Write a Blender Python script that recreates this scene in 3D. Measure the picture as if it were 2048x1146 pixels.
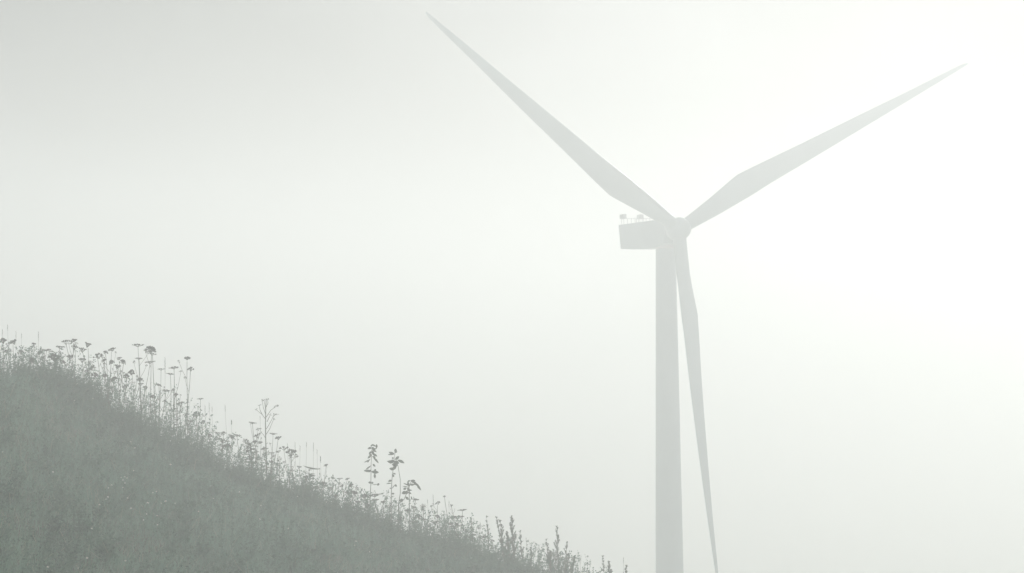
import bpy, math, random
import numpy as np
from mathutils import Vector, Matrix

scene = bpy.context.scene
for o in list(bpy.data.objects):
    bpy.data.objects.remove(o, do_unlink=True)
col = scene.collection
RAD = math.radians

# ---------------------------------------------------------------- camera
EYE = np.array([0.0, 0.0, 1.65])
FPX, PITCH, ROLL = 5400.0, RAD(1.0), RAD(0.62)          # focal length in pixels of a 2048 px wide frame
_f = np.array([0, math.cos(PITCH), math.sin(PITCH)])
_u = np.array([0, -math.sin(PITCH), math.cos(PITCH)])
_r = np.array([1.0, 0, 0])
CR = math.cos(ROLL) * _r - math.sin(ROLL) * _u
CU = math.sin(ROLL) * _r + math.cos(ROLL) * _u
cam_data = bpy.data.cameras.new("camera")
cam_data.sensor_width = 36.0
cam_data.lens = FPX / 2048.0 * 36.0
cam_data.clip_start = 0.1
cam_data.clip_end = 20000.0
cam = bpy.data.objects.new("camera", cam_data)
cam.matrix_world = Matrix(((CR[0], CU[0], -_f[0], EYE[0]), (CR[1], CU[1], -_f[1], EYE[1]),
                           (CR[2], CU[2], -_f[2], EYE[2]), (0, 0, 0, 1)))
col.objects.link(cam)
scene.camera = cam

# ---------------------------------------------------------------- sky, sun, exposure
SUN_EL, SUN_AZ = RAD(24.0), RAD(22.0)                    # sun behind the fog, above and right of the frame
world = bpy.data.worlds.new("World")
scene.world = world
world.use_nodes = True
wn, wl = world.node_tree.nodes, world.node_tree.links
wn.clear()
w_out = wn.new("ShaderNodeOutputWorld")
w_bg = wn.new("ShaderNodeBackground"); w_bg.inputs["Strength"].default_value = 0.1
w_sky = wn.new("ShaderNodeTexSky")
w_sky.sky_type = 'NISHITA'; w_sky.sun_disc = False
w_sky.sun_elevation = SUN_EL; w_sky.sun_rotation = SUN_AZ
w_sky.dust_density = 3.0; w_sky.air_density = 1.0
# a deck of pale stratus over the clear sky, with darker thicker patches here and there
w_tc = wn.new("ShaderNodeTexCoord")
w_map = wn.new("ShaderNodeMapping"); w_map.inputs["Rotation"].default_value = (0.0, 0.0, RAD(24.0))
w_map.inputs["Scale"].default_value = (1.0, 1.0, 2.0)
w_noise = wn.new("ShaderNodeTexNoise"); w_noise.noise_dimensions = '4D'; w_noise.inputs["W"].default_value = 3.7
w_noise.inputs["Scale"].default_value = 4.0; w_noise.inputs["Detail"].default_value = 3.0; w_noise.inputs["Roughness"].default_value = 0.45
w_ramp = wn.new("ShaderNodeValToRGB"); w_ramp.color_ramp.interpolation = 'EASE'
w_ramp.color_ramp.elements[0].position = 0.30; w_ramp.color_ramp.elements[0].color = (0.5, 0.65, 0.65, 1)
w_ramp.color_ramp.elements[1].position = 0.64; w_ramp.color_ramp.elements[1].color = (4.6, 4.9, 5.0, 1)
w_mix = wn.new("ShaderNodeMix"); w_mix.data_type = 'RGBA'; w_mix.inputs["Factor"].default_value = 0.94
wl.new(w_tc.outputs["Generated"], w_map.inputs["Vector"])
wl.new(w_map.outputs["Vector"], w_noise.inputs["Vector"])
wl.new(w_noise.outputs["Fac"], w_ramp.inputs["Fac"])
wl.new(w_sky.outputs["Color"], w_mix.inputs["A"])
wl.new(w_ramp.outputs["Color"], w_mix.inputs["B"])
wl.new(w_mix.outputs["Result"], w_bg.inputs["Color"])
wl.new(w_bg.outputs["Background"], w_out.inputs["Surface"])

sun_data = bpy.data.lights.new("sun", 'SUN')
sun_data.energy = 2.6
sun_data.angle = RAD(10.0)
sun_data.color = (1.0, 0.98, 0.955)
sun = bpy.data.objects.new("sun", sun_data)
_sd = Vector((math.sin(SUN_AZ) * math.cos(SUN_EL), math.cos(SUN_AZ) * math.cos(SUN_EL), math.sin(SUN_EL)))
sun.rotation_euler = _sd.to_track_quat('Z', 'Y').to_euler()
sun.location = (40, 60, 60)
col.objects.link(sun)

vs = scene.view_settings
vs.view_transform = 'Standard'; vs.look = 'None'; vs.gamma = 1.0; vs.exposure = 0.04
vs.use_curve_mapping = False
scene.display_settings.display_device = 'sRGB'
scene.cycles.volume_bounces = 24
scene.cycles.max_bounces = 32

HAZE_DENSITY, HAZE_G, HAZE_COLOR = 0.0069, 0.53, (0.981, 1.0, 0.995)

# ---------------------------------------------------------------- helpers
def ray(px, py):
    return _f + (px - 1024.0) / FPX * CR + (573.0 - py) / FPX * CU

def at(px, py, y):
    """world point on the line of sight of a photo pixel, y metres ahead"""
    d = ray(px, py)
    return EYE + d * (y / d[1])

def tag(o, label=None, cat=None, group=None, kind=None):
    if label: o["label"] = label
    if cat: o["category"] = cat
    if group: o["group"] = group
    if kind: o["kind"] = kind
    return o

def empty(name, loc=(0, 0, 0)):
    o = bpy.data.objects.new(name, None)
    o.location = loc
    o.empty_display_size = 0.2
    col.objects.link(o)
    return o

def mesh_np(name, V, F, mat, smooth=False):
    """V (n,3), F (m,k) with k = 3 or 4"""
    V = np.asarray(V, np.float32); F = np.asarray(F, np.int32)
    me = bpy.data.meshes.new(name)
    k = F.shape[1]
    me.vertices.add(len(V)); me.vertices.foreach_set("co", V.ravel())
    me.loops.add(F.size); me.loops.foreach_set("vertex_index", F.ravel())
    me.polygons.add(len(F)); me.polygons.foreach_set("loop_start", np.arange(0, F.size, k, dtype=np.int32))
    me.polygons.foreach_set("use_smooth", np.full(len(F), smooth))
    me.update(calc_edges=True)
    me.materials.append(mat)
    return me

def link(name, me, parent=None, loc=None):
    o = bpy.data.objects.new(name, me)
    col.objects.link(o)
    if parent is not None: o.parent = parent
    if loc is not None: o.location = loc
    return o

class MB:
    """collects vertices and faces of one mesh"""
    def __init__(s): s.v = []; s.f = []
    def add(s, vs_, fs_):
        b = len(s.v); s.v += [tuple(p) for p in vs_]; s.f += [tuple(i + b for i in f) for f in fs_]
    def tube(s, pts, rad, n=5, cap=True):
        pts = [Vector(p) for p in pts]; rings = []
        prev = None
        for i, p in enumerate(pts):
            t = (pts[min(i + 1, len(pts) - 1)] - pts[max(i - 1, 0)]).normalized()
            a = prev if prev is not None else Vector((1, 0, 0) if abs(t.x) < .9 else (0, 1, 0))
            a = (a - t * a.dot(t)).normalized(); prev = a; b = t.cross(a)
            rings.append([p + (a * math.cos(2 * math.pi * k / n) + b * math.sin(2 * math.pi * k / n)) * rad[i] for k in range(n)])
        vv = [q for r in rings for q in r]; ff = []
        for i in range(len(rings) - 1):
            for k in range(n):
                ff.append((i * n + k, i * n + (k + 1) % n, (i + 1) * n + (k + 1) % n, (i + 1) * n + k))
        if cap:
            ff.append(tuple(range(n))[::-1]); ff.append(tuple((len(rings) - 1) * n + k for k in range(n)))
        s.add(vv, ff)
    def box(s, c, h, M=None):
        vv = [Vector((x * h[0], y * h[1], z * h[2])) for x in (-1, 1) for y in (-1, 1) for z in (-1, 1)]
        if M is not None: vv = [M @ q for q in vv]
        s.add([q + Vector(c) for q in vv], [(0, 1, 3, 2), (4, 6, 7, 5), (0, 4, 5, 1), (2, 3, 7, 6), (0, 2, 6, 4), (1, 5, 7, 3)])
    def blob(s, c, r, rz=None, rng=None):
        rz = rz or r; c = Vector(c)
        n = 5; top = c + Vector((0, 0, rz)); bot = c - Vector((0, 0, rz))
        ph = (rng.random() if rng else 0) * 6.28
        ring = []
        for k in range(n):
            q = r * ((0.75 + .5 * rng.random()) if rng else 1)
            ring.append(c + Vector((math.cos(ph + 6.283 * k / n) * q, math.sin(ph + 6.283 * k / n) * q, 0)))
        s.add([top] + ring + [bot], [(0, 1 + k, 1 + (k + 1) % n) for k in range(n)] + [(6, 1 + (k + 1) % n, 1 + k) for k in range(n)])
    def leaf(s, p0, p1, w, bend=0.0, up=Vector((0, 0, 1)), side=None):
        """a leaf blade of two half-blades folded on the midrib; widest at the middle"""
        p0 = Vector(p0); p1 = Vector(p1); d = p1 - p0
        sd = side if side is not None else d.cross(up)
        if sd.length < 1e-6: sd = Vector((1, 0, 0))
        sd = sd.normalized(); nn = sd.cross(d).normalized()
        prof = [(0, .06), (.22, .7), (.5, 1.0), (.78, .62), (1, .02)]
        vv = []
        for t, q in prof:
            c = p0 + d * t + nn * (bend * 4 * t * (1 - t))
            vv += [c - sd * (w * .5 * q) + nn * (w * .16 * q), c, c + sd * (w * .5 * q) + nn * (w * .16 * q)]
        ff = []
        for i in range(4):
            for k in range(2):
                ff.append((i * 3 + k, i * 3 + k + 1, i * 3 + k + 4, i * 3 + k + 3))
        s.add(vv, ff)
    def mesh(s, name, mat, smooth=False):
        me = bpy.data.meshes.new(name)
        me.from_pydata(s.v, [], s.f); me.materials.append(mat)
        if smooth: me.polygons.foreach_set("use_smooth", [True] * len(me.polygons))
        me.update()
        return me
    def build(s, name, mat, parent=None, smooth=False, loc=None):
        return link(name, s.mesh(name, mat, smooth), parent, loc)

# ---------------------------------------------------------------- materials
def new_mat(name):
    m = bpy.data.materials.new(name); m.use_nodes = True
    n = m.node_tree.nodes; n.clear()
    return m, n, m.node_tree.links

def plant_mat(name, c1, c2, scale, translucent=0.3, rough=0.6):
    m, n, l = new_mat(name)
    out = n.new("ShaderNodeOutputMaterial")
    geo = n.new("ShaderNodeNewGeometry")
    nz = n.new("ShaderNodeTexNoise"); nz.inputs["Scale"].default_value = scale; nz.inputs["Detail"].default_value = 4.0
    rp = n.new("ShaderNodeValToRGB")
    rp.color_ramp.elements[0].position = .38; rp.color_ramp.elements[0].color = (*c1, 1)
    rp.color_ramp.elements[1].position = .62; rp.color_ramp.elements[1].color = (*c2, 1)
    bs = n.new("ShaderNodeBsdfPrincipled"); bs.inputs["Roughness"].default_value = rough
    bs.inputs["Specular IOR Level"].default_value = 0.3
    tr = n.new("ShaderNodeBsdfTranslucent")
    mx = n.new("ShaderNodeMixShader"); mx.inputs["Fac"].default_value = translucent
    nf = n.new("ShaderNodeTexNoise"); nf.inputs["Scale"].default_value = scale * 7.0; nf.inputs["Detail"].default_value = 3.0
    ad = n.new("ShaderNodeMath"); ad.operation = 'MULTIPLY_ADD'; ad.inputs[1].default_value = .55
    sb = n.new("ShaderNodeMath"); sb.operation = 'MULTIPLY'; sb.inputs[1].default_value = .45
    l.new(geo.outputs["Position"], nz.inputs["Vector"]); l.new(geo.outputs["Position"], nf.inputs["Vector"])
    l.new(nf.outputs["Fac"], sb.inputs[0]); l.new(nz.outputs["Fac"], ad.inputs[0]); l.new(sb.outputs["Value"], ad.inputs[2])
    l.new(ad.outputs["Value"], rp.inputs["Fac"])
    l.new(rp.outputs["Color"], bs.inputs["Base Color"]); l.new(rp.outputs["Color"], tr.inputs["Color"])
    l.new(bs.outputs["BSDF"], mx.inputs[1]); l.new(tr.outputs["BSDF"], mx.inputs[2]); l.new(mx.outputs["Shader"], out.inputs["Surface"])
    return m

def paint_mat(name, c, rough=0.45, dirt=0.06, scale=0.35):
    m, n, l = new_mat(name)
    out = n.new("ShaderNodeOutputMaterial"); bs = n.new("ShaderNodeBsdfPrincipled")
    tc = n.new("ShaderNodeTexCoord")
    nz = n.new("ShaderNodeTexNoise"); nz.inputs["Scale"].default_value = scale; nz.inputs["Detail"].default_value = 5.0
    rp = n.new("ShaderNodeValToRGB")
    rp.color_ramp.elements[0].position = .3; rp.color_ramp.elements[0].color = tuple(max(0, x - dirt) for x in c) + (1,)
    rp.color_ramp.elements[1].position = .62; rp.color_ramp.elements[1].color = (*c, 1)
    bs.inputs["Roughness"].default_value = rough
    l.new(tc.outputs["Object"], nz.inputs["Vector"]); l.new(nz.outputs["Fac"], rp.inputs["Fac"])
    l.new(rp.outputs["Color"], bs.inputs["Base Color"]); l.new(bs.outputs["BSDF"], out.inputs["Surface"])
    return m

M = {}
# the ground: dark soil under the hillside grass, straw-pale fields added on the unseen valley floor to brighten the fog
def ground_mat():
    m = plant_mat("meadow_soil", (.055, .062, .038), (.10, .105, .062), 1.7, 0.0, .95)
    n, l = m.node_tree.nodes, m.node_tree.links
    bs = next(q for q in n if q.type == 'BSDF_PRINCIPLED'); rp = next(q for q in n if q.type == 'VALTORGB'); geo = next(q for q in n if q.type == 'NEW_GEOMETRY')
    sp = n.new("ShaderNodeSeparateXYZ"); mr = n.new("ShaderNodeMapRange"); mr.inputs["From Min"].default_value = -12.0; mr.inputs["From Max"].default_value = -20.0
    fz = n.new("ShaderNodeTexNoise"); fz.inputs["Scale"].default_value = .011; fz.inputs["Detail"].default_value = 3.0
    fr = n.new("ShaderNodeValToRGB"); fr.color_ramp.elements[0].position = .35; fr.color_ramp.elements[0].color = (.30, .29, .21, 1)
    fr.color_ramp.elements[1].position = .65; fr.color_ramp.elements[1].color = (.44, .41, .30, 1)
    mx = n.new("ShaderNodeMix"); mx.data_type = 'RGBA'
    l.new(geo.outputs["Position"], sp.inputs["Vector"]); l.new(sp.outputs["Z"], mr.inputs["Value"]); l.new(mr.outputs["Result"], mx.inputs["Factor"])
    l.new(geo.outputs["Position"], fz.inputs["Vector"]); l.new(fz.outputs["Fac"], fr.inputs["Fac"])
    l.new(rp.outputs["Color"], mx.inputs["A"]); l.new(fr.outputs["Color"], mx.inputs["B"]); l.new(mx.outputs["Result"], bs.inputs["Base Color"])
    return m
M['soil'] = ground_mat()
M['grass'] = plant_mat("meadow_grass", (.075, .19, .135), (.24, .38, .285), .9, .45)
M['weed'] = plant_mat("weed_green", (.045, .11, .075), (.15, .245, .175), 1.3, .4)
M['dry'] = plant_mat("dry_grass", (.30, .29, .20), (.42, .40, .30), 2.0, .3)
M['stem'] = plant_mat("weed_stem", (.075, .085, .055), (.12, .115, .075), 3.0, .1)
M['head'] = plant_mat("seed_head", (.05, .05, .036), (.085, .078, .05), 6.0, .1)
M['leaf'] = plant_mat("broad_leaf", (.055, .085, .05), (.09, .115, .062), 5.0, .3)
M['mugwort'] = plant_mat("feathery_leaf", (.075, .10, .062), (.13, .145, .09), 3.0, .3)
M['petal'] = plant_mat("white_petal", (.78, .79, .76), (.84, .84, .82), 9.0, .3)
M['yolk'] = plant_mat("yellow_centre", (.55, .40, .06), (.65, .5, .1), 9.0, 0)
M['down'] = plant_mat("seed_down", (.32, .31, .27), (.42, .41, .36), 9.0, .5)
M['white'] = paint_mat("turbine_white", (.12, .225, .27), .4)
M['grey'] = paint_mat("turbine_grey", (.36, .38, .39), .5)
M['concrete'] = paint_mat("concrete", (.38, .37, .35), .9, .1, 2.0)

rng = random.Random(11)
nrg = np.random.default_rng(7)

# ---------------------------------------------------------------- ground: the hillside falling right, the knoll underfoot, the valley
CREST_Y = 75.0
_cx = np.array([-1400, -400, -150, 0, 90, 160, 250, 350, 450, 550, 650, 750, 850, 950, 1050, 1150, 1250, 1500])
_cy = np.array([792, 792, 787, 782, 766, 778, 856, 907, 946, 983, 1015, 1053, 1092, 1120, 1148, 1190, 1218, 1278])
_cr = np.array([at(a, b, CREST_Y) for a, b in zip(_cx, _cy)])
VALLEY = -55.0
_sx = np.concatenate([[-4000, -300, -60], _cr[:, 0], [20, 60, 120, 220, 330, 420, 4500]])
_zr = _cr[-1, 2]; _xr = _cr[-1, 0]
_sz = np.concatenate([[2.0, 1.5, .4], _cr[:, 2], [_zr - .33 * (20 - _xr), _zr - .33 * (60 - _xr), _zr - .33 * (120 - _xr), _zr - .31 * (220 - _xr), VALLEY + 5, VALLEY, VALLEY]])

def sstep(t):
    t = np.clip(t, 0, 1); return t * t * (3 - 2 * t)

_xs_f = np.linspace(-40, 40, 1601)
_sz_f = np.interp(_xs_f, _sx, _sz)
_ker = np.hanning(41); _ker /= _ker.sum()
_sz_s = np.convolve(np.pad(_sz_f, 20, mode='edge'), _ker, mode='valid')

def ground_z(x, y):
    x = np.asarray(x, float); y = np.asarray(y, float)
    S = np.where(np.abs(x) < 38, np.interp(x, _xs_f, _sz_s), np.interp(x, _sx, _sz))
    t = np.clip(y - 71.0, 0, None)
    drop = np.where(t < 16, .012 * t * t, .012 * 256 + .38 * (t - 16))
    z = S - drop
    z = z + .05 * np.sin(x * 1.3 + .4 * y) * np.sin(y * .7 - .5 * x) + .035 * np.sin(2.9 * x - 1.1 * y) + .02 * np.sin(3.7 * y + 1.9 * x)
    z = z + .07 * np.sin(2.1 * x + 1.3) * np.sin(.9 * y + 1.7 * x) + .045 * np.sin(4.3 * x + .7 * y)
    knoll = -.02 * y - .22 * x + .03 * np.sin(x * 1.7) * np.sin(y * 1.2)
    knoll = np.where(np.abs(x) > 14, -.22 * np.sign(x) * 14 - .33 * (x - np.sign(x) * 14), knoll)
    w = sstep((y - 7.0) / 22.0)
    z = knoll * (1 - w) + z * w
    wb = sstep((-y - 30) / 300.0)
    z = z * (1 - wb) + np.maximum(z, -30) * wb
    return np.maximum(z, VALLEY + 1.2 * np.sin(x * .004) * np.sin(y * .005 + 1))

def axis_coords(dense0, dense1, step, far0, far1):
    a = list(np.arange(dense0, dense1 + 1e-6, step)); s = step; p = a[-1]
    while p < far1:
        s *= 1.17; p += s; a.append(min(p, far1))
    s = step; p = dense0; b = []
    while p > far0:
        s *= 1.17; p -= s; b.append(max(p, far0))
    return np.array(b[::-1] + a)

gx = axis_coords(-24, 16, .25, -4000, 4000)
gy = axis_coords(-6, 100, .4, -4000, 4000)
GX, GY = np.meshgrid(gx, gy)
GZ = ground_z(GX, GY)
gv = np.stack([GX.ravel(), GY.ravel(), GZ.ravel()], 1)
nx = len(gx); ii = np.arange((len(gy) - 1) * (nx - 1)); i0 = ii // (nx - 1) * nx + ii % (nx - 1)
gf = np.stack([i0, i0 + 1, i0 + nx + 1, i0 + nx], 1)
ground = link("ground", mesh_np("ground", gv, gf, M['soil'], True))
tag(ground, "grassy hillside sloping down to the right into the foggy valley", None, None, "structure")

# ---------------------------------------------------------------- wind turbine
K = 0.45                                                    # rotor about 180 m away
PSI, TAU, CONE, PB, PBP, AZ = .4922, .0625, .102, 4.2856 * K, 1.5224, 2.5788
BL = 53.4707 * K
eye0 = np.array([0, 0, 1.6])
HUB = Vector(EYE + (np.array([24.5727, 395.9814, 16.6955]) - eye0) * K)
ax_a = Vector((math.sin(PSI) * math.cos(TAU), -math.cos(PSI) * math.cos(TAU), math.sin(TAU)))
ax_h = Vector((0, 0, 1)).cross(ax_a).normalized()
ax_u = ax_a.cross(ax_h)
TX, TY = 22.80 * K, 399.2 * K
tz = float(ground_z(TX, TY))
turbine = empty("wind_turbine", (TX, TY, tz))
tag(turbine, "tall white three bladed wind turbine fading into the fog", "wind turbine")
base = Vector((TX, TY, tz))

def local(o):                                              # geometry given in world space -> child of the turbine
    o.matrix_parent_inverse = Matrix.Translation(-base)
    return o

# tower: three tapered steel sections with thin flange lips
top_z = HUB.z - 2.1 * K
def tower_r(z):
    return (3.03 + (13.71 * K - z) / K * .02408) * .5 * K
zs = np.linspace(tz, top_z, 25)
b = MB()
b.tube([(TX, TY, z) for z in zs], [tower_r(z) for z in zs], 48)
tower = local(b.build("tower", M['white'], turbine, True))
for fz in (tz + 11, tz + 24):
    b = MB(); r = tower_r(fz)
    b.tube([(TX, TY, fz - .06), (TX, TY, fz + .06)], [r + .012, r + .012], 48)
    b.build("flange", M['white'], tower)
b = MB(); r = tower_r(tz + 3)
b.box((TX, TY - r - .01, tz + 2.6), (.55, .12, 1.1)); b.build("door", M['grey'], tower)
b = MB(); b.tube([(TX, TY, tz - 1), (TX, TY, tz + .45)], [4.6, 4.4], 40); b.build("foundation", M['concrete'], tower)

# nacelle: extruded side profile with chamfered long edges
prof = [(-14.45, 2.08), (-14.36, 1.0), (-14.15, -1.6), (-11.0, -1.98), (-8.0, -2.22), (-3.9, -2.33), (-1.75, -1.95), (-1.35, -.9), (-1.35, .9), (-1.75, 1.5), (-3.9, 1.72), (-9, 1.9)]
cxm = sum(p[0] for p in prof) / len(prof); cym = -.1
def nac_pt(s_, t_, w_):
    return HUB + ax_a * (s_ * K) + ax_u * (t_ * K) + ax_h * (w_ * K)
b = MB(); n = len(prof); vv = []
for w_, ins in ((-1.7, .09), (-1.6, 0.0), (1.6, 0.0), (1.7, .09)):
    for (s_, t_) in prof:
        vv.append(nac_pt(s_ + (ins if s_ < cxm else -ins) * .5, t_ - math.copysign(ins, t_ - cym), w_))
ff = [tuple(range(n))[::-1], tuple(3 * n + k for k in range(n))]
for j in range(3):
    ff += [(j * n + k, j * n + (k + 1) % n, (j + 1) * n + (k + 1) % n, (j + 1) * n + k) for k in range(n)]
b.add(vv, ff)
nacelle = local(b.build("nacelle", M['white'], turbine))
Rn = Matrix((ax_a, ax_h, ax_u)).transposed()
for (s0, s1, t0, t1, w_) in ((-14.35, -13.3, 2.95, 3.6, -1.2), (-9.3, -8.35, 2.45, 3.02, -1.2)):
    b = MB(); b.box(nac_pt((s0 + s1) / 2, (t0 + t1) / 2, w_), ((s1 - s0) / 2 * K, .3 * K, (t1 - t0) / 2 * K), Rn)
    b.build("beacon_light", M['grey'], nacelle)
def top_at(s_): return float(np.interp(s_, [-14.3, -9, -3.9], [2.05, 1.9, 1.72]))
def rail_at(s_): return float(np.interp(s_, [-14.3, -7.6], [2.98, 2.42]))
for w_ in (-1.3, 1.3):
    b = MB()
    b.tube([nac_pt(-14.2, rail_at(-14.2), w_), nac_pt(-7.6, rail_at(-7.6), w_)], [.045 * K, .045 * K], 6)
    b.build("roof_rail", M['grey'], nacelle)
    for s_ in (-14.15, -13.5, -12.4, -11.3, -10.2, -8.8, -7.7):
        b = MB(); b.tube([nac_pt(s_, top_at(s_) - .1, w_), nac_pt(s_, rail_at(s_), w_)], [.05 * K, .05 * K], 6)
        b.build("rail_post", M['grey'], nacelle)
b = MB(); yaw0 = Vector((TX, TY, top_z - .3))
b.tube([yaw0, yaw0 + Vector((0, 0, 1.2))], [tower_r(top_z) * 1.04] * 2, 40); b.build("yaw_ring", M['grey'], nacelle)

# hub with rounded spinner nose
b = MB(); hp = []; hr = []
for s_, r_ in ((-1.5, 1.35), (-1.2, 1.58), (-.4, 1.72), (.5, 1.68), (1.1, 1.45), (1.6, 1.1), (1.95, .7), (2.12, .3), (2.16, .03)):
    hp.append(HUB + ax_a * (s_ * K)); hr.append(r_ * K)
b.tube(hp, hr, 32)
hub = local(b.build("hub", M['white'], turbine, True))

# blades: lofted aerofoil sections from root circle to tip
kn = [0.04, 0.12, .2358, .3, .45, .6, .8, .93, .985, 1.0]
le_k = [1.0, 1.14, 1.13, .98, .87, .69, .44, .22, .13, 0.06]
te_k = [1.0, 1.58, 2.63, 2.45, 1.9, 1.46, .82, .52, .34, .12]
th_k = [2.0, 1.7, 1.1, .85, .6, .4, .2, .11, .06, .01]
rs = np.concatenate([np.linspace(.02, .24, 16), np.linspace(.26, .9, 26), np.linspace(.915, 1.0, 10)])
NS = 20
blade_v = []
for r in rs:
    le = np.interp(r, kn, le_k) * K; te = np.interp(r, kn, te_k) * K; th = np.interp(r, kn, th_k) * K
    be = -.3562 + .0628 * (1 - r) ** 2
    c0 = np.array([r * BL * math.cos(CONE), 0.0, r * BL * math.sin(CONE) + PB * r ** PBP])
    circ = 1 - sstep((r - .035) / .16)
    for k in range(NS):
        a = 2 * math.pi * k / NS
        q = .5 - .5 * math.cos(a)                             # 0 at leading edge, 1 at trailing edge
        yt = math.sin(a) * (circ + (1 - circ) * (1.55 * math.sqrt(q + 1e-6) * (1 - q) ** .9 / (abs(math.sin(a)) + .02)))
        ch = -le + q * (le + te); tn = .5 * th * yt
        blade_v.append((c0[0], c0[1] + ch * math.cos(be) - tn * math.sin(be), c0[2] + ch * math.sin(be) + tn * math.cos(be)))
bf = []
for i in range(len(rs) - 1):
    for k in range(NS):
        bf.append((i * NS + k, i * NS + (k + 1) % NS, (i + 1) * NS + (k + 1) % NS, (i + 1) * NS + k))
b = MB(); b.add(blade_v, bf + [tuple(range(NS))[::-1], tuple((len(rs) - 1) * NS + k for k in range(NS))])
blade_me = b.mesh("blade", M['white'], True)
for k in range(3):
    th = AZ - k * 2 * math.pi / 3
    er = ax_h * math.cos(th) + ax_u * math.sin(th); et = -ax_h * math.sin(th) + ax_u * math.cos(th)
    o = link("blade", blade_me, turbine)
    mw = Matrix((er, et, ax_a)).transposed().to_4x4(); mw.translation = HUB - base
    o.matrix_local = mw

# ---------------------------------------------------------------- meadow: grass and weed stems nobody could count
def strips(P0, D, L, W, bend, side=None, taper=.15):
    """narrow blades of two quads: base P0, unit direction D, length L, width W, droop bend"""
    n_ = len(P0)
    if side is None:
        a_ = nrg.uniform(0, 2 * np.pi, n_); side = np.stack([np.cos(a_), np.sin(a_), np.zeros(n_)], 1)
    P1 = P0 + D * (L * .55)[:, None]
    P2 = P0 + D * L[:, None] + bend
    V = np.stack([P0 - side * W[:, None] * .5, P0 + side * W[:, None] * .5,
                  P1 - side * W[:, None] * .42, P1 + side * W[:, None] * .42,
                  P2 - side * W[:, None] * .5 * taper, P2 + side * W[:, None] * .5 * taper], 1).reshape(-1, 3)
    o_ = np.arange(n_)[:, None] * 6
    F = np.concatenate([o_ + np.array([0, 1, 3, 2]), o_ + np.array([2, 3, 5, 4])])
    return V, F

def kites(P0, D, L, W):
    n_ = len(P0)
    D = D / np.linalg.norm(D, axis=1, keepdims=True)
    r_ = nrg.normal(size=(n_, 3)); s_ = np.cross(D, r_); s_ /= np.linalg.norm(s_, axis=1, keepdims=True) + 1e-9
    mid = P0 + D * (L * .45)[:, None]
    V = np.stack([P0, mid - s_ * W[:, None] * .5, P0 + D * L[:, None], mid + s_ * W[:, None] * .5], 1).reshape(-1, 3)
    F = np.arange(n_)[:, None] * 4 + np.array([0, 1, 2, 3])
    return V, F

def join(parts):
    V = []; F = []; b_ = 0
    for v_, f_ in parts:
        V.append(v_); F.append(f_ + b_); b_ += len(v_)
    return np.concatenate(V), np.concatenate(F)

def scatter(n_, x0, x1, y0, y1):
    x = nrg.uniform(x0, x1, n_); y = nrg.uniform(y0, y1, n_)
    # patchy: keep by a smooth field
    k = .5 + .5 * np.sin(x * 1.1 + 1.7 * np.sin(y * .31)) * np.sin(y * .53 + 1.3 * np.sin(x * .47))
    keep = nrg.uniform(0, 1, n_) < .55 + .45 * k
    x, y = x[keep], y[keep]
    return np.stack([x, y, ground_z(x, y)], 1), k[keep]

def updir(n_, sp):
    d = np.stack([nrg.normal(0, sp, n_) + .04, nrg.normal(0, sp, n_), np.ones(n_)], 1)
    return d / np.linalg.norm(d, axis=1, keepdims=True)

parts = []
for (n_, x0, x1, y0, y1, l0, l1) in ((190000, -17, 6, 36, 79, .22, .5), (30000, -26, 16, 14, 40, .1, .28), (25000, -30, -16, 40, 80, .2, .45), (25000, 5, 22, 40, 82, .2, .45)):
    P0, k = scatter(n_, x0, x1, y0, y1); m_ = len(P0)
    L = nrg.uniform(l0, l1, m_) * (.75 + .5 * k)
    bend = np.stack([nrg.normal(.04, .09, m_), nrg.normal(0, .09, m_), -nrg.uniform(0, .08, m_)], 1) * (L / .4)[:, None]
    parts.append(strips(P0, updir(m_, .3), L, nrg.uniform(.006, .013, m_), bend))
V, F = join(parts)
tag(link("grass", mesh_np("grass", V, F, M['grass'])), "grey green meadow grass covering the foggy hillside", "grass", None, "stuff")

P0, k = scatter(4200, -17, 6, 38, 74); m_ = len(P0)
P0[:, 2] += nrg.uniform(.1, .35, m_)
L = nrg.uniform(.25, .6, m_)
V, F = strips(P0, updir(m_, .8), L, nrg.uniform(.006, .011, m_), np.stack([nrg.normal(.1, .1, m_), nrg.normal(0, .1, m_), -nrg.uniform(0, .15, m_)], 1))
tag(link("dry_grass", mesh_np("dry_grass", V, F, M['dry'])), "scattered pale dry straws lying among the hillside grass", "grass", None, "stuff")

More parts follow.
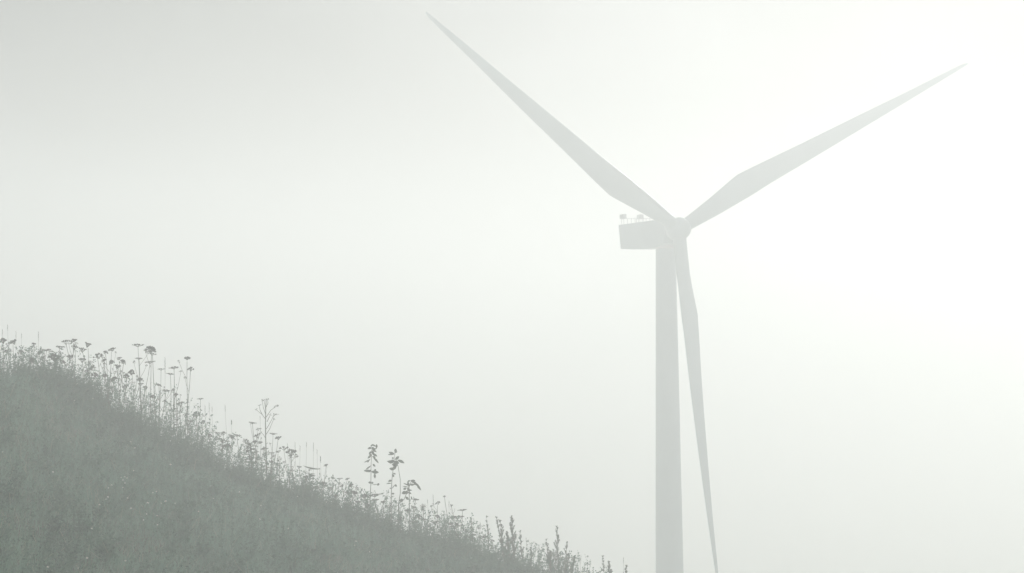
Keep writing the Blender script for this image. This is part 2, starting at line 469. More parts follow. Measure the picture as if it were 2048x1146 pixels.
def weeds(n_, x0, x1, y0, y1, hfun, nleaf, stem_w=(.008, .015), top=True):
    P0, k = scatter(n_, x0, x1, y0, y1); m_ = len(P0)
    H = hfun(P0[:, 0], P0[:, 1], k) * (.3 + .95 * nrg.uniform(0, 1, m_) ** 1.7)
    D = updir(m_, .17)
    bend = np.stack([nrg.normal(.02, .06, m_), nrg.normal(0, .06, m_), np.zeros(m_)], 1) * H[:, None]
    out_ = [strips(P0, D, H, nrg.uniform(*stem_w, m_), bend, taper=.5)]
    t = nrg.uniform(.12, 1.0, (m_, nleaf)); idx = np.repeat(np.arange(m_), nleaf); t = t.ravel()
    Q = P0[idx] + D[idx] * (H[idx] * t)[:, None] + bend[idx] * (np.clip(t - .55, 0, 1) / .45)[:, None]
    a_ = nrg.uniform(0, 2 * np.pi, len(idx))
    dl = np.stack([np.cos(a_), np.sin(a_), nrg.uniform(-.3, 1.2, len(idx))], 1)
    out_.append(kites(Q, dl, nrg.uniform(.03, .105, len(idx)) * (1.2 - .5 * t), nrg.uniform(.018, .042, len(idx))))
    if top:
        nt = 5; idx = np.repeat(np.arange(m_), nt)
        Q = P0[idx] + D[idx] * H[idx][:, None] + bend[idx] + nrg.normal(0, .022, (len(idx), 3))
        dl = nrg.normal(size=(len(idx), 3)) + np.array([0, 0, .6])
        out_.append(kites(Q, dl, nrg.uniform(.03, .065, len(idx)), nrg.uniform(.022, .045, len(idx))))
    return join(out_)

def h_face(x, y, k): return .42 + .35 * k
def h_crest(x, y, k):
    px = 1024 + x / y * FPX
    return np.interp(px, [-100, 60, 160, 230, 330, 450, 600, 800, 950, 1150, 1300], [1.05, 1.0, 1.08, 1.28, 1.28, 1.05, 1.0, 1.0, 1.05, .95, .6]) * (.72 + .45 * k)
def clumps(n_, y0, y1, hmul, face=False):
    """bushy tufts: several leafy stems fanning from one root"""
    if face:
        x_ = nrg.uniform(-15.5, 4, n_); y_ = nrg.uniform(y0, y1, n_)
    else:
        px = np.concatenate([nrg.uniform(-60, 1160, n_), nrg.uniform(-60, 180, n_ // 4), nrg.uniform(860, 1150, n_ // 3)]); n_ = len(px)
        y_ = nrg.uniform(y0, y1, n_); x_ = (px - 1024) / FPX * y_
    per = 11; idx = np.repeat(np.arange(n_), per); m_ = len(idx)
    hh = h_crest(x_, y_, nrg.uniform(0, 1, n_)) * nrg.uniform(.45, 1.05, n_) * hmul
    X = x_[idx] + nrg.normal(0, .05, m_); Y = y_[idx] + nrg.normal(0, .05, m_)
    P0 = np.stack([X, Y, ground_z(X, Y)], 1)
    H = hh[idx] * nrg.uniform(.5, 1.1, m_)
    D = updir(m_, .26)
    bend = np.stack([nrg.normal(0, .1, m_), nrg.normal(0, .1, m_), -nrg.uniform(0, .1, m_)], 1) * H[:, None]
    out_ = [strips(P0, D, H, nrg.uniform(.006, .011, m_), bend, taper=.5)]
    nl = 16; j = np.repeat(np.arange(m_), nl); t = nrg.uniform(.2, 1.0, len(j))
    Q = P0[j] + D[j] * (H[j] * t)[:, None] + bend[j] * (np.clip(t - .55, 0, 1) / .45)[:, None]
    a_ = nrg.uniform(0, 2 * np.pi, len(j)); big = nrg.uniform(.7, 1.7, n_)[idx][j]
    dl = np.stack([np.cos(a_), np.sin(a_), nrg.uniform(-.5, 1.1, len(j))], 1)
    out_.append(kites(Q, dl, nrg.uniform(.035, .09, len(j)) * big, nrg.uniform(.018, .042, len(j)) * big))
    return join(out_)
V, F = join([clumps(190, 72.5, 75.5, .8), clumps(420, 40, 72, .62, True), weeds(9500, -17, 6, 38, 70, h_face, 12), weeds(5000, -15.5, 5, 70.5, 76.5, h_crest, 19), weeds(1500, -28, -15.5, 62, 78, h_crest, 12), weeds(1500, 5, 14, 60, 80, h_face, 12)])
tag(link("weed_thicket", mesh_np("weed_thicket", V, F, M['weed'])), "tangle of low leafy weeds along the hill crest", "weeds", None, "stuff")

# ---------------------------------------------------------------- flat topped flowering weeds along the crest
def head_mesh(i, curve, n_, spread, seed):
    g = random.Random(seed); b_ = MB()
    for k in range(n_):
        a = k * 2.39996 + g.uniform(-.2, .2); r = .5 * spread * math.sqrt((k + .4) / n_) * g.uniform(.85, 1.12)
        z = -curve * r * r * 4 * .35 + g.uniform(-.05, .05)
        p = Vector((r * math.cos(a), r * math.sin(a), z))
        b_.tube([(0, 0, -.42), (p.x * .55, p.y * .55, -.2 + z * .3), p], [.022, .018, .014], 3, False)
        b_.blob(p, g.uniform(.10, .17), g.uniform(.07, .12), g)
    return b_.mesh("flower_head", M['head'])
HEADS = [head_mesh(i, c, n_, s, 40 + i) for i, (c, n_, s) in enumerate(((.15, 15, 1), (.9, 16, 1), (1.5, 14, .9), (.4, 12, 1.1), (-.3, 11, .9), (.7, 18, 1), (1.1, 10, .8), (.05, 10, 1.15), (1.3, 20, .8), (.5, 7, 1.2), (-.4, 14, .8)))]
SMALL = [head_mesh(i, c, n_, s, 80 + i) for i, (c, n_, s) in enumerate(((.6, 6, .9), (.2, 5, .9), (1.0, 7, 1)))]

def curve_pts(p0, p1, side, n_=7):
    p0, p1 = Vector(p0), Vector(p1); out_ = []
    for i in range(n_):
        t = i / (n_ - 1)
        out_.append(p0.lerp(p1, t) + Vector(side) * (math.sin(math.pi * t) + .35 * math.sin(2 * math.pi * t)))
    return out_

def umbel_plant(px, py, w, y, label, group, lean=None, extra=None):
    """one stemmed weed with its main head at the given place; w = head width in photo pixels"""
    H = Vector(at(px, py, y)); mpp = y / FPX
    lean = rng.uniform(-24, 24) if lean is None else lean
    bx, by = H.x + lean * mpp, y + rng.uniform(-.15, .25)
    B = Vector((bx, by, float(ground_z(bx, by)) - .03))
    root = empty("flowering_weed", B)
    tag(root, label, "weed", group)
    hw = w * mpp * 1.15
    L = Vector((0, 0, 0)); T = H - B; T.z -= .05 * hw
    top = T - Vector((0, 0, .42 * hw * (.5 if 'flat' in label else 1)))
    pts = curve_pts(L, top, Vector((rng.uniform(-.13, .13), rng.uniform(-.05, .05), 0)))
    r0 = rng.uniform(.008, .0115)
    b_ = MB(); b_.tube(pts, [r0 * (1 - .45 * i / 6) for i in range(7)], 4); b_.build("stem", M['stem'], root)
    def head(p, size, me, flat=False):
        o = link("flower_head", me, root, p); o.scale = (size * rng.uniform(.75, 1.15), size * rng.uniform(.75, 1.15), size * rng.uniform(.7, 1.5))
        o.rotation_euler = (rng.uniform(-.4, .4), rng.uniform(-.5, .5), rng.uniform(0, 6.28))
        if flat:
            o.scale = (size, size * .85, size * rng.uniform(.42, .62)); o.rotation_euler = (rng.uniform(-.1, .1), rng.uniform(-.15, .25), rng.uniform(0, .6))
        return o
    wide = 'flat' in label
    head(T, hw, HEADS[(0, 3, 7)[rng.randrange(3)]] if wide else rng.choice(HEADS), wide)
    ne = rng.choice((0, 1, 2, 2, 3, 3)) if extra is None else extra
    if ne:
        bb = MB()
        ends = []
        for _ in range(ne):
            t = rng.uniform(.62, .9); i = min(int(t * 6), 5); p = pts[i].lerp(pts[i + 1], t * 6 - i)
            sgn = rng.choice((-1, 1)); sz = hw * rng.uniform(.35, .6)
            e = p + Vector((sgn * rng.uniform(.4, .95) * hw, rng.uniform(-.06, .06), (top.z - p.z) * rng.uniform(.5, .95) + .3 * hw))
            bb.tube([p, p.lerp(e, .5) + Vector((sgn * .02, 0, -.01)), e - Vector((0, 0, .4 * sz))], [r0 * .55, r0 * .5, r0 * .42], 3); ends.append((e, sz))
        bb.build("side_branch", M['stem'], root)
        for e, sz in ends: head(e, sz, rng.choice(SMALL))
    bb = MB(); nl = max(4, int(T.z * 9))
    for k in range(nl):
        t = rng.uniform(.1, .72); i = min(int(t * 6), 5); p = pts[i].lerp(pts[i + 1], t * 6 - i)
        a = rng.uniform(0, 6.28); ll = rng.uniform(.06, .16) * (1.15 - t)
        bb.leaf(p, p + Vector((math.cos(a), math.sin(a), rng.uniform(.0, .9))) * ll, ll * rng.uniform(.2, .36), rng.uniform(0, .015))
    bb.build("foliage", M['leaf'], root)
    return root

G_L = "flowering weeds crowding the crest at the left edge"
G_M = "flowering weeds between the left crowd and the tall branched stalk"
G_B = "flowering weeds right of the tall branched stalk"
G_R = "flowering weeds right of the leafy spires"
L_L = "one of many round topped weeds crowding the crest at the left edge"
L_M = "one of the low flowering weeds on the slope between left crowd and tall branched stalk"
L_B = "one of the low flowering weeds between the tall branched stalk and the leafy spires"
L_R = "one of the low flowering weeds on the crest right of the leafy spires"
named = [
    (276, 688, 20, 75, "tall thin flat topped weed, left one of the pair rising above the left crowd", 6, 2),
    (303, 693, 20, 75.2, "tall weed with drooping dome head, right one of the pair above the left crowd", -10, 1),
    (305, 706, 14, 74.6, "flat topped weed with small head just under the drooping dome of its tall neighbour", 4, 0),
    (300, 722, 17, 74, "flat topped weed leaning left, lowest head of the tall cluster above the left crowd", -16, 0),
    (278, 715, 14, 74.3, "flat topped weed with ragged head below the left tall weed of the pair", 8, 1),
    (374, 714, 16, 75, "slender long stemmed weed with dome head, taller of the two standing alone on the slope", -12, 1),
    (381, 734, 13, 74.6, "slender long stemmed weed with small dome head, shorter of the two standing alone", -8, 1),
    (348, 733, 18, 75, "flat topped weed with drooping head just left of the two lone slender weeds", 14, 1),
    (341, 746, 15, 74.4, "flat topped weed with tilted head left of and below the lone slender weeds", 12, 0),
    (322, 737, 12, 74.8, "thin weed with small flat head beside the upright grass spike", 2, 0),
    (401, 796, 12, 75, "thin weed with one flat head and a pointed bract right of the lone slender weeds", 4, 0),
    (147, 678, 15, 75, "highest round headed weed in the dense crowd at the left edge", 3, 2),
    (176, 687, 17, 74.8, "dome headed weed on the right shoulder of the dense left crowd", 2, 0),
    (223, 696, 14, 75, "dome headed weed just right of the dense left crowd", -3, 1),
    (26, 681, 15, 75, "thick fluffy headed weed nearest the left edge of the photo", 2, 1),
    (68, 687, 10, 75, "small headed weed in the gap of the left crowd near the edge", 2, 1),
    (505, 844, 13, 75, "flat topped weed just left of the tall branched stalk", -4, 3),
    (546, 866, 13, 75, "thin flat topped weed just right of the tall branched stalk", -2, 0),
    (556, 873, 12, 74.7, "thin weed with small tilted head, second to the right of the branched stalk", -6, 1),
    (568, 892, 17, 75, "weed with wide arched head right of the branched stalk", 3, 0),
    (583, 899, 18, 74.6, "weed with wide ragged head right of the arched one past the branched stalk", 2, 1),
    (474, 869, 13, 75, "flat headed weed at the right end of the low row left of the branched stalk", -3, 1),
    (710, 983, 15, 75, "dark round headed weed just left of the first leafy spire, farther one", 3, 1),
    (728, 988, 16, 74.8, "dark dome headed weed touching the foot of the first leafy spire", 3, 0),
    (749, 988, 22, 75, "weed with a very thin wide flat head between the two leafy spires", 0, 0),
    (750, 998, 16, 74.6, "weed with thick flat head between the two leafy spires, lower one", 3, 0),
    (831, 997, 14, 75, "thin weed with hooked flat head right under the drooping leafy plant", -6, 0),
    (875, 1003, 12, 75, "pale thin weed with forked heads right of the drooping leafy plant", 1, 3),
    (877, 1030, 13, 74.7, "weed with small dark pointed head below the pale forked weed", 3, 1),
    (925, 1018, 17, 75, "weed with tilted thin flat head, topmost of the layered stack near the feathery spires", 4, 0),
    (915, 1031, 26, 74.8, "weed with wide flat head, middle one of the layered stack near the feathery spires", 2, 0),
    (910, 1046, 30, 74.5, "weed with widest flat head, lowest of the layered stack near the feathery spires", 0, 0),
    (958, 1055, 10, 74.8, "small flat headed weed among the feathery spires", 0, 0),
    (679, 956, 11, 75, "small tilted flat headed weed right of the dark broad leaved clump", 0, 1),
    (702, 966, 11, 75, "small forked weed with upright buds left of the dark round heads", -2, 3),
]
for (px, py, w, y, lab, lean, ex) in named:
    umbel_plant(px, py, w, y, lab, None, lean, ex)
crowd = [
    (93, 698, 17, 'L'), (78, 703, 11, 'L'), (120, 692, 16, 'L'), (132, 681, 12, 'L'), (150, 692, 14, 'L'), (195, 706, 16, 'L'), (211, 701, 12, 'L'),
    (222, 720, 14, 'L'), (238, 714, 14, 'L'), (247, 719, 14, 'L'), (208, 718, 10, 'L'), (236, 731, 12, 'L'), (209, 748, 14, 'L'), (6, 676, 14, 'L'), (40, 700, 13, 'L'),
    (14, 700, 13, 'L'), (108, 710, 18, 'L'), (62, 716, 14, 'L'), (140, 712, 14, 'L'), (165, 717, 14, 'L'), (182, 735, 14, 'L'), (190, 745, 12, 'L'), (85, 716, 14, 'L'), (125, 722, 14, 'L'), (165, 697, 12, 'L'),
    (264, 740, 14, 'M'), (254, 748, 13, 'M'), (280, 755, 12, 'M'), (281, 767, 13, 'M'), (228, 754, 11, 'M'), (223, 760, 11, 'M'), (332, 779, 14, 'M'), (352, 786, 10, 'M'), (347, 778, 8, 'M'), (305, 790, 10, 'M'),
    (391, 824, 14, 'M'), (405, 841, 13, 'M'), (370, 827, 11, 'M'), (420, 868, 11, 'M'), (435, 865, 10, 'M'), (447, 863, 11, 'M'), (465, 870, 12, 'M'), (380, 842, 13, 'M'), (330, 800, 10, 'M'), (360, 805, 12, 'M'), (455, 889, 12, 'M'),
    (514, 869, 11, 'M'), (493, 880, 11, 'M'), (510, 881, 10, 'M'), (520, 884, 10, 'M'), (497, 893, 14, 'M'), (526, 896, 9, 'M'), (292, 772, 11, 'M'), (250, 772, 12, 'M'), (318, 768, 10, 'M'),
    (556, 902, 10, 'B'), (543, 905, 9, 'B'), (581, 910, 9, 'B'), (543, 921, 10, 'B'), (568, 922, 9, 'B'), (585, 940, 9, 'B'), (598, 933, 9, 'B'), (652, 930, 8, 'B'), (666, 955, 8, 'B'), (648, 964, 15, 'B'), (684, 971, 9, 'B'),
    (694, 957, 8, 'B'), (660, 975, 9, 'B'), (695, 982, 9, 'B'), (672, 990, 9, 'B'), (612, 953, 12, 'B'), (766, 1003, 11, 'B'), (776, 1010, 10, 'B'), (735, 1008, 12, 'B'), (716, 1002, 10, 'B'), (630, 972, 9, 'B'),
    (814, 1019, 10, 'R'), (827, 1013, 10, 'R'), (837, 1029, 13, 'R'), (848, 1037, 13, 'R'), (829, 1043, 14, 'R'), (800, 1035, 11, 'R'), (889, 992, 7, 'R'), (903, 1010, 7, 'R'), (870, 1044, 11, 'R'), (890, 1050, 10, 'R'),
    (860, 1055, 11, 'R'), (932, 1060, 10, 'R'), (940, 1070, 22, 'R'), (965, 1071, 20, 'R'), (915, 1068, 10, 'R'), (985, 1080, 9, 'R'),
]
LG = {'L': (L_L, G_L), 'M': (L_M, G_M), 'B': (L_B, G_B), 'R': (L_R, G_R)}
OWN = {
    (264, 740): 'weed with upright ragged dark head below the left tall weed of the pair',
    (209, 748): 'weed with tilted dark head at the lower right of the left crowd',
    (93, 698): 'weed with wide flat head left of the bushy green clump',
    (120, 692): 'weed with tilted flat head right above the bushy green clump',
    (6, 676): 'weed cut by the left edge of the photo',
    (648, 964): 'weed with wide low ragged head right of the dark broad leaved clump',
    (940, 1070): 'left one of two low wide flat heads between layered stack and blunt feathery spire',
    (965, 1071): 'right one of two low wide flat heads between layered stack and blunt feathery spire',
    (652, 930): 'thin weed with tiny head between grass spike and stalk with round bud',
    (391, 824): 'weed with small arched head below the thin weed with pointed bract',
    (405, 841): 'weed with forked dark head below the small arched head',
    (497, 893): 'weed standing in the wide leafy clump left of the branched stalk',
    (332, 779): 'weed with flat head low between the tall pair and the lone slender weeds',
    (837, 1029): 'weed with arched head under the pale fluffy seed ball, upper one',
    (848, 1037): 'weed with flat head under the pale fluffy seed ball, lower one',
}
for (px, py, w, k) in crowd:
    umbel_plant(px, py, w, rng.uniform(73.2, 75.4), OWN.get((px, py), LG[k][0]), LG[k][1])

# ---------------------------------------------------------------- leafy spires: each leaf is a part
def z5(x, y): return 680 + x / 8.185, 870 + y / 8.185       # coordinates read off an enlarged detail of the photo
def leafy_plant(stems, leaves, y, label):
    root = None
    for st in stems:
        pts = [Vector(at(*z5(*p), y)) for p in st]
        if root is None:
            q = pts[0].copy(); gz = float(ground_z(q.x, y)); root = empty("leafy_weed", (q.x, y, gz)); tag(root, label, "weed"); O = Vector((q.x, y, gz))
        first = Vector((pts[0].x + rng.uniform(-.02, .02), y, float(ground_z(pts[0].x, y)) - .03))
        pts = [first] + pts
        n_ = len(pts); b_ = MB(); b_.tube([p - O for p in pts], [.013 * (1 - .6 * i / (n_ - 1)) for i in range(n_)], 5)
        b_.build("stem", M['stem'], root)
    for (x0, y0, x1, y1, w) in leaves:
        dy = rng.uniform(-.05, .05)
        p0 = Vector(at(*z5(x0, y0), y)) - O; p1 = Vector(at(*z5(x1, y1), y + dy)) - O
        ww = w / 8.185 * y / FPX; b_ = MB()
        sd = Vector((0, rng.uniform(.25, .8) * rng.choice((-1, 1)), 0)) + Vector((0, 0, 1)).cross(Vector((0, 1, 0))) * 0
        d = (p1 - p0).normalized(); side = d.cross(Vector((rng.uniform(-.2, .2), 1, rng.uniform(-.5, .5)))).normalized()
        b_.leaf(p0, p1, ww * 1.15, (p1 - p0).length * .08, side=side)
        b_.build("leaf", M['leaf'], root)
    return root
leafy_plant([[(490, 1060), (505, 800), (508, 500), (520, 300), (522, 200)]],
    [(520, 210, 450, 228, 36), (522, 150, 590, 185, 26), (600, 150, 596, 225, 30), (525, 225, 600, 225, 26), (525, 235, 600, 280, 30), (520, 270, 475, 305, 30), (522, 300, 612, 350, 36),
     (520, 320, 452, 388, 34), (528, 345, 585, 372, 26), (540, 360, 634, 465, 30), (512, 330, 470, 300, 28), (500, 395, 385, 448, 26), (470, 410, 450, 455, 20), (535, 475, 580, 520, 28), (505, 500, 415, 565, 24),
     (500, 580, 388, 582, 40), (505, 570, 465, 610, 32), (508, 600, 635, 612, 48), (560, 590, 590, 560, 26), (565, 625, 572, 712, 34), (505, 780, 462, 778, 34), (505, 780, 548, 785, 34), (505, 820, 640, 812, 10), (612, 830, 640, 790, 34),
     (500, 190, 540, 150, 26), (515, 250, 560, 320, 30), (518, 200, 560, 240, 34)],
    75.0, "leafy spire with narrow drooping leaves and hooked tip, the left one")
leafy_plant([[(835, 1100), (842, 900), (850, 720), (870, 560), (890, 400), (905, 250)], [(960, 1120), (988, 940), (985, 720), (950, 510), (925, 420)]],
    [(905, 290, 910, 222, 40), (895, 310, 795, 278, 36), (890, 315, 782, 325, 28), (890, 290, 940, 270, 26), (900, 405, 968, 350, 42), (885, 440, 768, 428, 52), (940, 408, 1056, 462, 44), (870, 440, 968, 462, 60),
     (850, 480, 945, 495, 66), (890, 430, 830, 415, 50), (880, 570, 806, 545, 44), (890, 520, 860, 580, 44), (865, 625, 915, 642, 22), (852, 640, 884, 690, 34), (848, 740, 785, 762, 34), (845, 790, 755, 802, 20), (850, 880, 898, 815, 12), (892, 815, 935, 842, 32),
     (842, 965, 892, 958, 28), (850, 370, 880, 390, 30), (910, 440, 905, 560, 40), (842, 880, 810, 870, 20)],
    74.9, "leafy spire with thick broad leaf cluster and two bare stems, the right one")
leafy_plant([[(955, 1130), (1050, 1050), (1105, 920), (1130, 830), (1170, 790)], [(1130, 850), (1165, 760), (1215, 745)]],
    [(1130, 850, 1110, 760, 36), (1135, 815, 1235, 808, 30), (1255, 800, 1330, 908, 34), (1165, 765, 1250, 775, 30), (1150, 745, 1100, 770, 26), (1130, 830, 1035, 788, 20), (1120, 850, 1020, 835, 16), (1090, 870, 1035, 890, 38), (1110, 900, 1180, 905, 20),
     (1080, 930, 1010, 960, 52), (1100, 910, 1080, 970, 54), (1110, 930, 1170, 965, 26), (1070, 1010, 1120, 1060, 40), (1040, 1060, 960, 1080, 50), (1150, 745, 1235, 745, 28), (1200, 775, 1300, 838, 32), (1100, 860, 1140, 930, 36), (1160, 1000, 1175, 1060, 20), (1190, 1045, 1300, 1060, 26)],
    74.8, "leafy weed bowing to the right with drooping tip, beside the two leafy spires")

# ---------------------------------------------------------------- broad leaved clumps
def broad_clump(px, py, wpx, hpx, y, nl, label, flat=None):
    c = at(px, py, y); mpp = y / FPX
    gz = float(ground_z(c[0], y)); O = Vector((c[0], y, gz)); root = empty("broad_leaved_weed", O); tag(root, label, "weed")
    H = c[2] - gz
    b_ = MB(); b_.tube([(0, 0, -.03), (.01, 0, H * .5), (0, 0, H)], [.012, .01, .006], 5); b_.build("stem", M['stem'], root)
    for k in range(nl):
        t = rng.uniform(0, 1); z = H - hpx * mpp * t
        a = rng.uniform(0, 6.28); ln = wpx * mpp * rng.uniform(.35, .6)
        p0 = Vector((0, 0, z)); p1 = p0 + Vector((math.cos(a) * ln, math.sin(a) * ln, rng.uniform(-.35, .45) * ln))
        b_ = MB(); b_.leaf(p0, p1, ln * rng.uniform(.5, .75), ln * .1); b_.build("leaf", M['leaf'], root)
    if flat:
        for (x0, y0, x1, y1, w) in flat:
            p0 = Vector(at(x0, y0, y)) - O; p1 = Vector(at(x1, y1, y)) - O
            b_ = MB(); b_.leaf(p0, p1, w * mpp, .01, side=Vector((0, 1, .12))); b_.build("leaf", M['leaf'], root)
broad_clump(618, 938, 24, 46, 74.6, 34, "dark broad leaved clump with one long slanting leaf on top", [(606, 931, 642, 938, 14)])
broad_clump(558, 912, 16, 30, 74.7, 12, "small dark leafy clump right of the tall branched stalk")
broad_clump(502, 890, 34, 40, 74.3, 26, "wide leafy clump left of the tall branched stalk")
broad_clump(110, 704, 34, 44, 74.8, 30, "bushy green clump in the dense left crowd")
broad_clump(355, 815, 22, 44, 74.2, 14, "leafy clump on the slope below the two lone slender weeds")
broad_clump(445, 880, 24, 36, 74.4, 12, "leafy clump halfway between lone slender weeds and branched stalk")
broad_clump(908, 1052, 26, 36, 74.3, 14, "leafy clump under the layered flat heads near the feathery spires")

# ---------------------------------------------------------------- tall branched stalk
def z2(x, y): return 380 + x / 4.776, 760 + y / 4.776
y = 75.1
O = Vector(at(*z2(735, 890), y)); O.z = float(ground_z(O.x, y))
stalk = empty("branched_stalk", O); tag(stalk, "tall bare branched stalk with thin forked twigs standing alone on the crest", "weed")
sp = [Vector((0, 0, -.04))] + [Vector(at(*z2(*p), y)) - O for p in ((730, 800), (724, 600), (721, 420), (724, 280), (728, 178))]
b = MB(); b.tube(sp, [.016, .016, .014, .0125, .011, .009], 6); b.build("stem", M['stem'], stalk)
for br in ([(728, 470), (770, 400), (805, 328)], [(735, 400), (760, 350), (770, 330)], [(790, 355), (810, 335), (832, 327)], [(726, 380), (690, 330), (628, 280)], [(724, 360), (770, 290), (832, 246)], [(800, 268), (815, 245), (838, 245)],
           [(723, 330), (700, 260), (688, 195)], [(690, 330), (670, 290), (660, 240)], [(724, 300), (715, 230), (705, 190)], [(726, 260), (745, 220), (738, 180)], [(725, 560), (700, 520), (676, 500)], [(726, 520), (760, 470), (800, 372)]):
    b = MB(); pts = [Vector(at(*z2(*p), y + .03 * i * rng.choice((-1, 1)))) - O for i, p in enumerate(br)]
    b.tube(pts, [.008, .007, .005], 4); tw = b.build("branch", M['stem'], stalk)
    b = MB()
    for k in range(5):
        e = pts[-1] + Vector((rng.uniform(-.05, .05), rng.uniform(-.04, .04), rng.uniform(-.02, .03)))
        b.blob(e, rng.uniform(.008, .016), rng.uniform(.008, .014), rng)
        b.tube([pts[-1].lerp(pts[1], .1), e], [.003, .002], 3)
    b.build("seed_tip", M['head'], tw)
for (x0, y0, x1, y1) in ((726, 650, 692, 648), (726, 655, 752, 650), (730, 770, 700, 762), (732, 830, 765, 838), (730, 610, 742, 590), (732, 830, 712, 820)):
    p0 = Vector(at(*z2(x0, y0), y)) - O; p1 = Vector(at(*z2(x1, y1), y + .02)) - O
    b = MB(); b.leaf(p0, p1, .035, .01, side=Vector((0, .6, .8))); b.build("leaf", M['leaf'], stalk)

# ---------------------------------------------------------------- feathery spires at the right end of the crest
def feathery(px, py, bx, by, w, y, label, dens=1.0):
    T = Vector(at(px, py, y)); Bp = at(bx, by, y); mpp = y / FPX
    B = Vector((Bp[0], y, float(ground_z(Bp[0], y))))
    root = empty("feathery_weed", B); tag(root, label, "weed", "feathery spires at the lower end of the crest")
    T = T - B; Bq = Vector((0, 0, -.03)); H = T.length
    pts = curve_pts(Bq, T, Vector((rng.uniform(-.03, .03), 0, 0)))
    b_ = MB(); b_.tube(pts, [.012 * (1 - .7 * i / 6) for i in range(7)], 4); b_.build("stem", M['stem'], root)
    vis = (by - py) * mpp
    n_ = int(22 * dens)
    for k in range(n_):
        t = 1 - (k + rng.random()) / n_ * min(1, vis / H * 1.1)
        i = min(int(t * 6), 5); p = pts[i].lerp(pts[i + 1], max(0, t * 6 - i))
        a = rng.uniform(0, 6.28); ln = w * mpp * (.12 + .9 * (1 - t) * H / max(vis, .1)) * rng.uniform(.5, 1.1); ln = min(max(ln, .03), w * mpp)
        e = p + Vector((math.cos(a) * .55, math.sin(a) * .55, 1.0)).normalized() * ln * 1.3
        b_ = MB(); b_.tube([p, p.lerp(e, .5) + Vector((math.cos(a), math.sin(a), 0)) * ln * .1, e], [.006, .005, .003], 3)
        for q in range(int(14 + 60 * ln)):
            s_ = rng.uniform(.15, 1.0); c = p.lerp(e, s_); aa = rng.uniform(0, 6.28); l2 = rng.uniform(.03, .075)
            b_.leaf(c, c + Vector((math.cos(aa), math.sin(aa), rng.uniform(.2, 1.4))).normalized() * l2, l2 * .42, .004)
        b_.build("side_branch", M['mugwort'], root)
    b_ = MB()
    for q in range(26):
        t = 1 - rng.random() ** 1.5 * min(.6, vis / H); i = min(int(t * 6), 5); c = pts[i].lerp(pts[i + 1], t * 6 - i)
        aa = rng.uniform(0, 6.28); l2 = rng.uniform(.02, .05)
        b_.leaf(c, c + Vector((math.cos(aa) * .6, math.sin(aa) * .6, 1)).normalized() * l2, l2 * .45, .004)
    b_.build("foliage", M['mugwort'], root)
for a in ((942, 1038, 950, 1120, 12, 74.8, "thin feathery spire, first one right of the layered flat heads", .7),
          (973, 1034, 985, 1120, 12, 74.6, "thin feathery spire, second one right of the layered flat heads", .6),
          (993, 1036, 1012, 1120, 14, 74.9, "left leaning feathery spire with blunt tip beside the dense bush", 1),
          (1000, 1040, 1016, 1130, 18, 74.5, "feathery spire close behind the left leaning blunt one", 1),
          (1023, 1036, 1028, 1140, 26, 74.6, "thickest feathery spire forming a dense pointed bush", 2.2),
          (1013, 1066, 1024, 1140, 24, 74.2, "short feathery bush at the foot of the thickest spire", 1.6),
          (1040, 1065, 1046, 1140, 12, 74.7, "thin dark feathery spire right of the thickest spire", .8),
          (1062, 1098, 1058, 1150, 14, 74.5, "low feathery tuft between thickest spire and loose spiky bush", .8),
          (1114, 1056, 1117, 1150, 26, 74.7, "tallest spire of the loose spiky bush near the lower end of the crest", 1.3),
          (1092, 1081, 1108, 1150, 16, 74.5, "left side spire of the loose spiky bush", .8),
          (1134, 1085, 1122, 1152, 16, 74.6, "right side spire of the loose spiky bush", .8),
          (1149, 1116, 1130, 1155, 16, 74.4, "lowest right twig of the loose spiky bush", .8),
          (1100, 1104, 1104, 1155, 24, 74.1, "bushy foot of the loose spiky bush", 1.2),
          (1138, 1108, 1126, 1160, 18, 74.2, "small right hand shoot of the loose spiky bush", .9),
          (1205, 1113, 1214, 1170, 8, 74.6, "lone thin shoot at the bottom edge left of the turbine tower", .6),
          (1218, 1125, 1217, 1170, 14, 74.5, "short leafy shoot at the bottom edge beside the lone thin shoot", .9),
          (1253, 1133, 1243, 1172, 10, 74.6, "slanting shoot at the bottom edge nearest the turbine tower", .7)):
    feathery(*a)

# ---------------------------------------------------------------- seeding grass spikes
def spike(px, py, bx, spike_px, y, label, group=None, thick=.012):
    T = Vector(at(px, py, y)); X = at(bx, py, y)[0]; mpp = y / FPX
    B = Vector((X, y, float(ground_z(X, y)))); T = T - B
    root = empty("grass_stalk", B); tag(root, label, "grass stalk", group)
    pts = curve_pts((0, 0, -.03), T, Vector((rng.uniform(-.04, .04), 0, 0)))
    b_ = MB(); b_.tube(pts, [.005 - .0004 * i for i in range(7)], 3); b_.build("stem", M['stem'], root)
    b_ = MB(); d = (pts[-1] - pts[-2]).normalized()
    n_ = max(6, int(spike_px * .8))
    for k in range(n_):
        c = pts[-1] - d * (spike_px * mpp * k / n_); a = k * 2.4
        r_ = thick * (.4 + .9 * math.sin(math.pi * (k + .5) / n_))
        b_.leaf(c, c + (d + Vector((math.cos(a), math.sin(a), 0)) * .35).normalized() * (spike_px * mpp / n_ * 2.5 + .01), r_, .002)
    b_.build("seed_head", M['head'], root)
spike(330, 716, 331, 34, 75, "upright grass spike between the tall flat topped pair and the lone slender weeds", None, .014)
spike(463, 842, 462, 10, 75, "thin stalk with one small upright bud left of the branched stalk", None, .03)
spike(641, 914, 645, 14, 75, "grass spike with dark pointed tip right of the dark broad leaved clump", None, .022)
spike(666, 951, 666, 8, 74.9, "stalk with small round bud right of the grass spike with dark tip", None, .03)
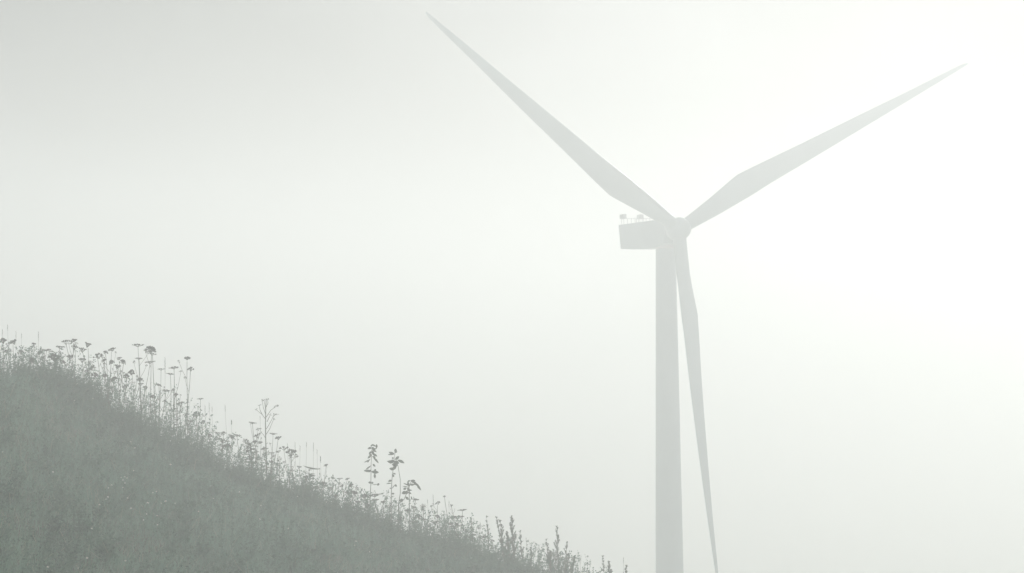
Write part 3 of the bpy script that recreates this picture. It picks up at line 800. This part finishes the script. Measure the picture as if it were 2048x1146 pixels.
for (px, py, bx) in ((15, 650, 18), (32, 664, 30), (43, 668, 45), (77, 664, 76), (5, 660, 2), (424, 815, 428), (418, 806, 424), (450, 811, 452), (613, 885, 614), (627, 886, 626), (634, 900, 638), (600, 892, 602), (575, 888, 573), (410, 812, 412),
                     (960, 1045, 966), (1052, 1076, 1056), (1070, 1085, 1072), (1078, 1090, 1080), (1162, 1112, 1155), (1247, 1116, 1247), (866, 990, 870), (898, 1003, 896), (520, 833, 522), (855, 1000, 858), (590, 885, 592)):
    spike(px, py, bx, rng.uniform(10, 22), rng.uniform(74.6, 75.6), "faint thin grass stalk rising above the weeds on the crest", "faint grass stalks on the crest", .008)
# a fuzzy seed ball
y = 74.9; T = Vector(at(846, 1014, y)); O = Vector((T.x + .05, y, float(ground_z(T.x + .05, y)))); T -= O
th = empty("seed_ball_weed", O); tag(th, "weed with one pale fluffy seed ball right of the drooping leafy plant", "weed")
b = MB(); b.tube(curve_pts((0, 0, -.03), T, (.03, 0, 0)), [.008] * 7, 4); b.build("stem", M['stem'], th)
b = MB()
for k in range(120):
    d = Vector((rng.gauss(0, 1), rng.gauss(0, 1), rng.gauss(0, 1))).normalized(); q = T + d * rng.uniform(.07, .11)
    b.tube([T, q], [.0012, .0016], 3, False); b.blob(q, .007, .005, rng)
b.build("seed_ball", M['down'], th)

# ---------------------------------------------------------------- small white flowers dotted over the slope
pet = MB()
for k in range(9):
    a = 6.283 * k / 9
    pet.leaf((math.cos(a) * .005, math.sin(a) * .005, 0), (math.cos(a) * .02, math.sin(a) * .02, .003 if k % 2 else -.002), .011, .001)
pet_me = pet.mesh("petals", M['petal'])
cen = MB(); cen.blob((0, 0, .002), .006, .004); cen_me = cen.mesh("flower_centre", M['yolk'])
stm = MB(); stm.tube([(0, 0, -.5), (.01, 0, -.2), (0, 0, 0)], [.002, .002, .0018], 3); stm_me = stm.mesh("stem", M['stem'])
dots = [(269.5, 896), (341, 929), (106, 944), (267, 941), (249.6, 953.6), (242, 955), (254, 956), (246, 960), (223, 970), (216.6, 976), (246, 975), (250, 966), (216, 994), (212, 998.5), (255, 996), (199, 1009), (295.7, 1005.7), (331, 1002.5), (322.7, 1006),
        (350, 1006.5), (262, 1016.5), (305.7, 985.5), (312.7, 983), (314, 1031), (293, 1028), (287, 1040), (315, 1049.7), (369, 1031), (421.8, 972), (426.8, 997), (183.4, 1057), (174, 1116), (251, 1121.5), (95.6, 1133.8), (142.8, 884), (261, 883), (277, 888.7),
        (5, 904), (157, 1136), (397, 1023), (498, 947.7), (521.8, 1011), (519.6, 1038), (595, 992.7), (652.5, 1004), (712, 1082.6), (709, 1090.5), (739.7, 1103.6), (478.7, 983.7), (576.6, 1057), (149, 801), (154, 768), (186, 797), (106, 746)]
BIG = {0, 1, 16, 17, 20, 31, 41, 42, 45}
for i, (px, py) in enumerate(dots):
    d = ray(px, py); d = d / d[1]; hit = None
    for yy in np.arange(34, 78, .1):
        p = EYE + d * yy
        if float(ground_z(p[0], yy)) + .52 > p[2]: hit = p; break
    if hit is None: hit = EYE + d * 74.0
    root = empty("white_flower", hit)
    tag(root, "tiny white flower dotted on the grassy slope", "flower", "tiny white flowers on the slope")
    s_ = (1.4 if i in BIG else .95) * rng.uniform(.85, 1.1)
    for nm, me in (("petals", pet_me), ("flower_centre", cen_me)):
        o = link(nm, me, root); o.scale = (s_,) * 3; o.rotation_euler = (rng.uniform(.5, 1.1), rng.uniform(-.3, .3), 0)
    link("stem", stm_me, root)

# ---------------------------------------------------------------- haze: even fog over hill and valley, the sky outside it
zt = 23.6; zb = float(gv[:, 2].min()) - 1.0
b = MB(); b.box((0, 0, (zt + zb) / 2), (4060, 4060, (zt - zb) / 2))
m, n, l = new_mat("fog")
out = n.new("ShaderNodeOutputMaterial"); pv = n.new("ShaderNodeVolumePrincipled")
pv.inputs["Color"].default_value = (*HAZE_COLOR, 1); pv.inputs["Density"].default_value = HAZE_DENSITY; pv.inputs["Anisotropy"].default_value = HAZE_G
l.new(pv.outputs["Volume"], out.inputs["Volume"])
tag(b.build("haze", m), "pale fog filling the air over the hillside and valley", "fog", None, "stuff")
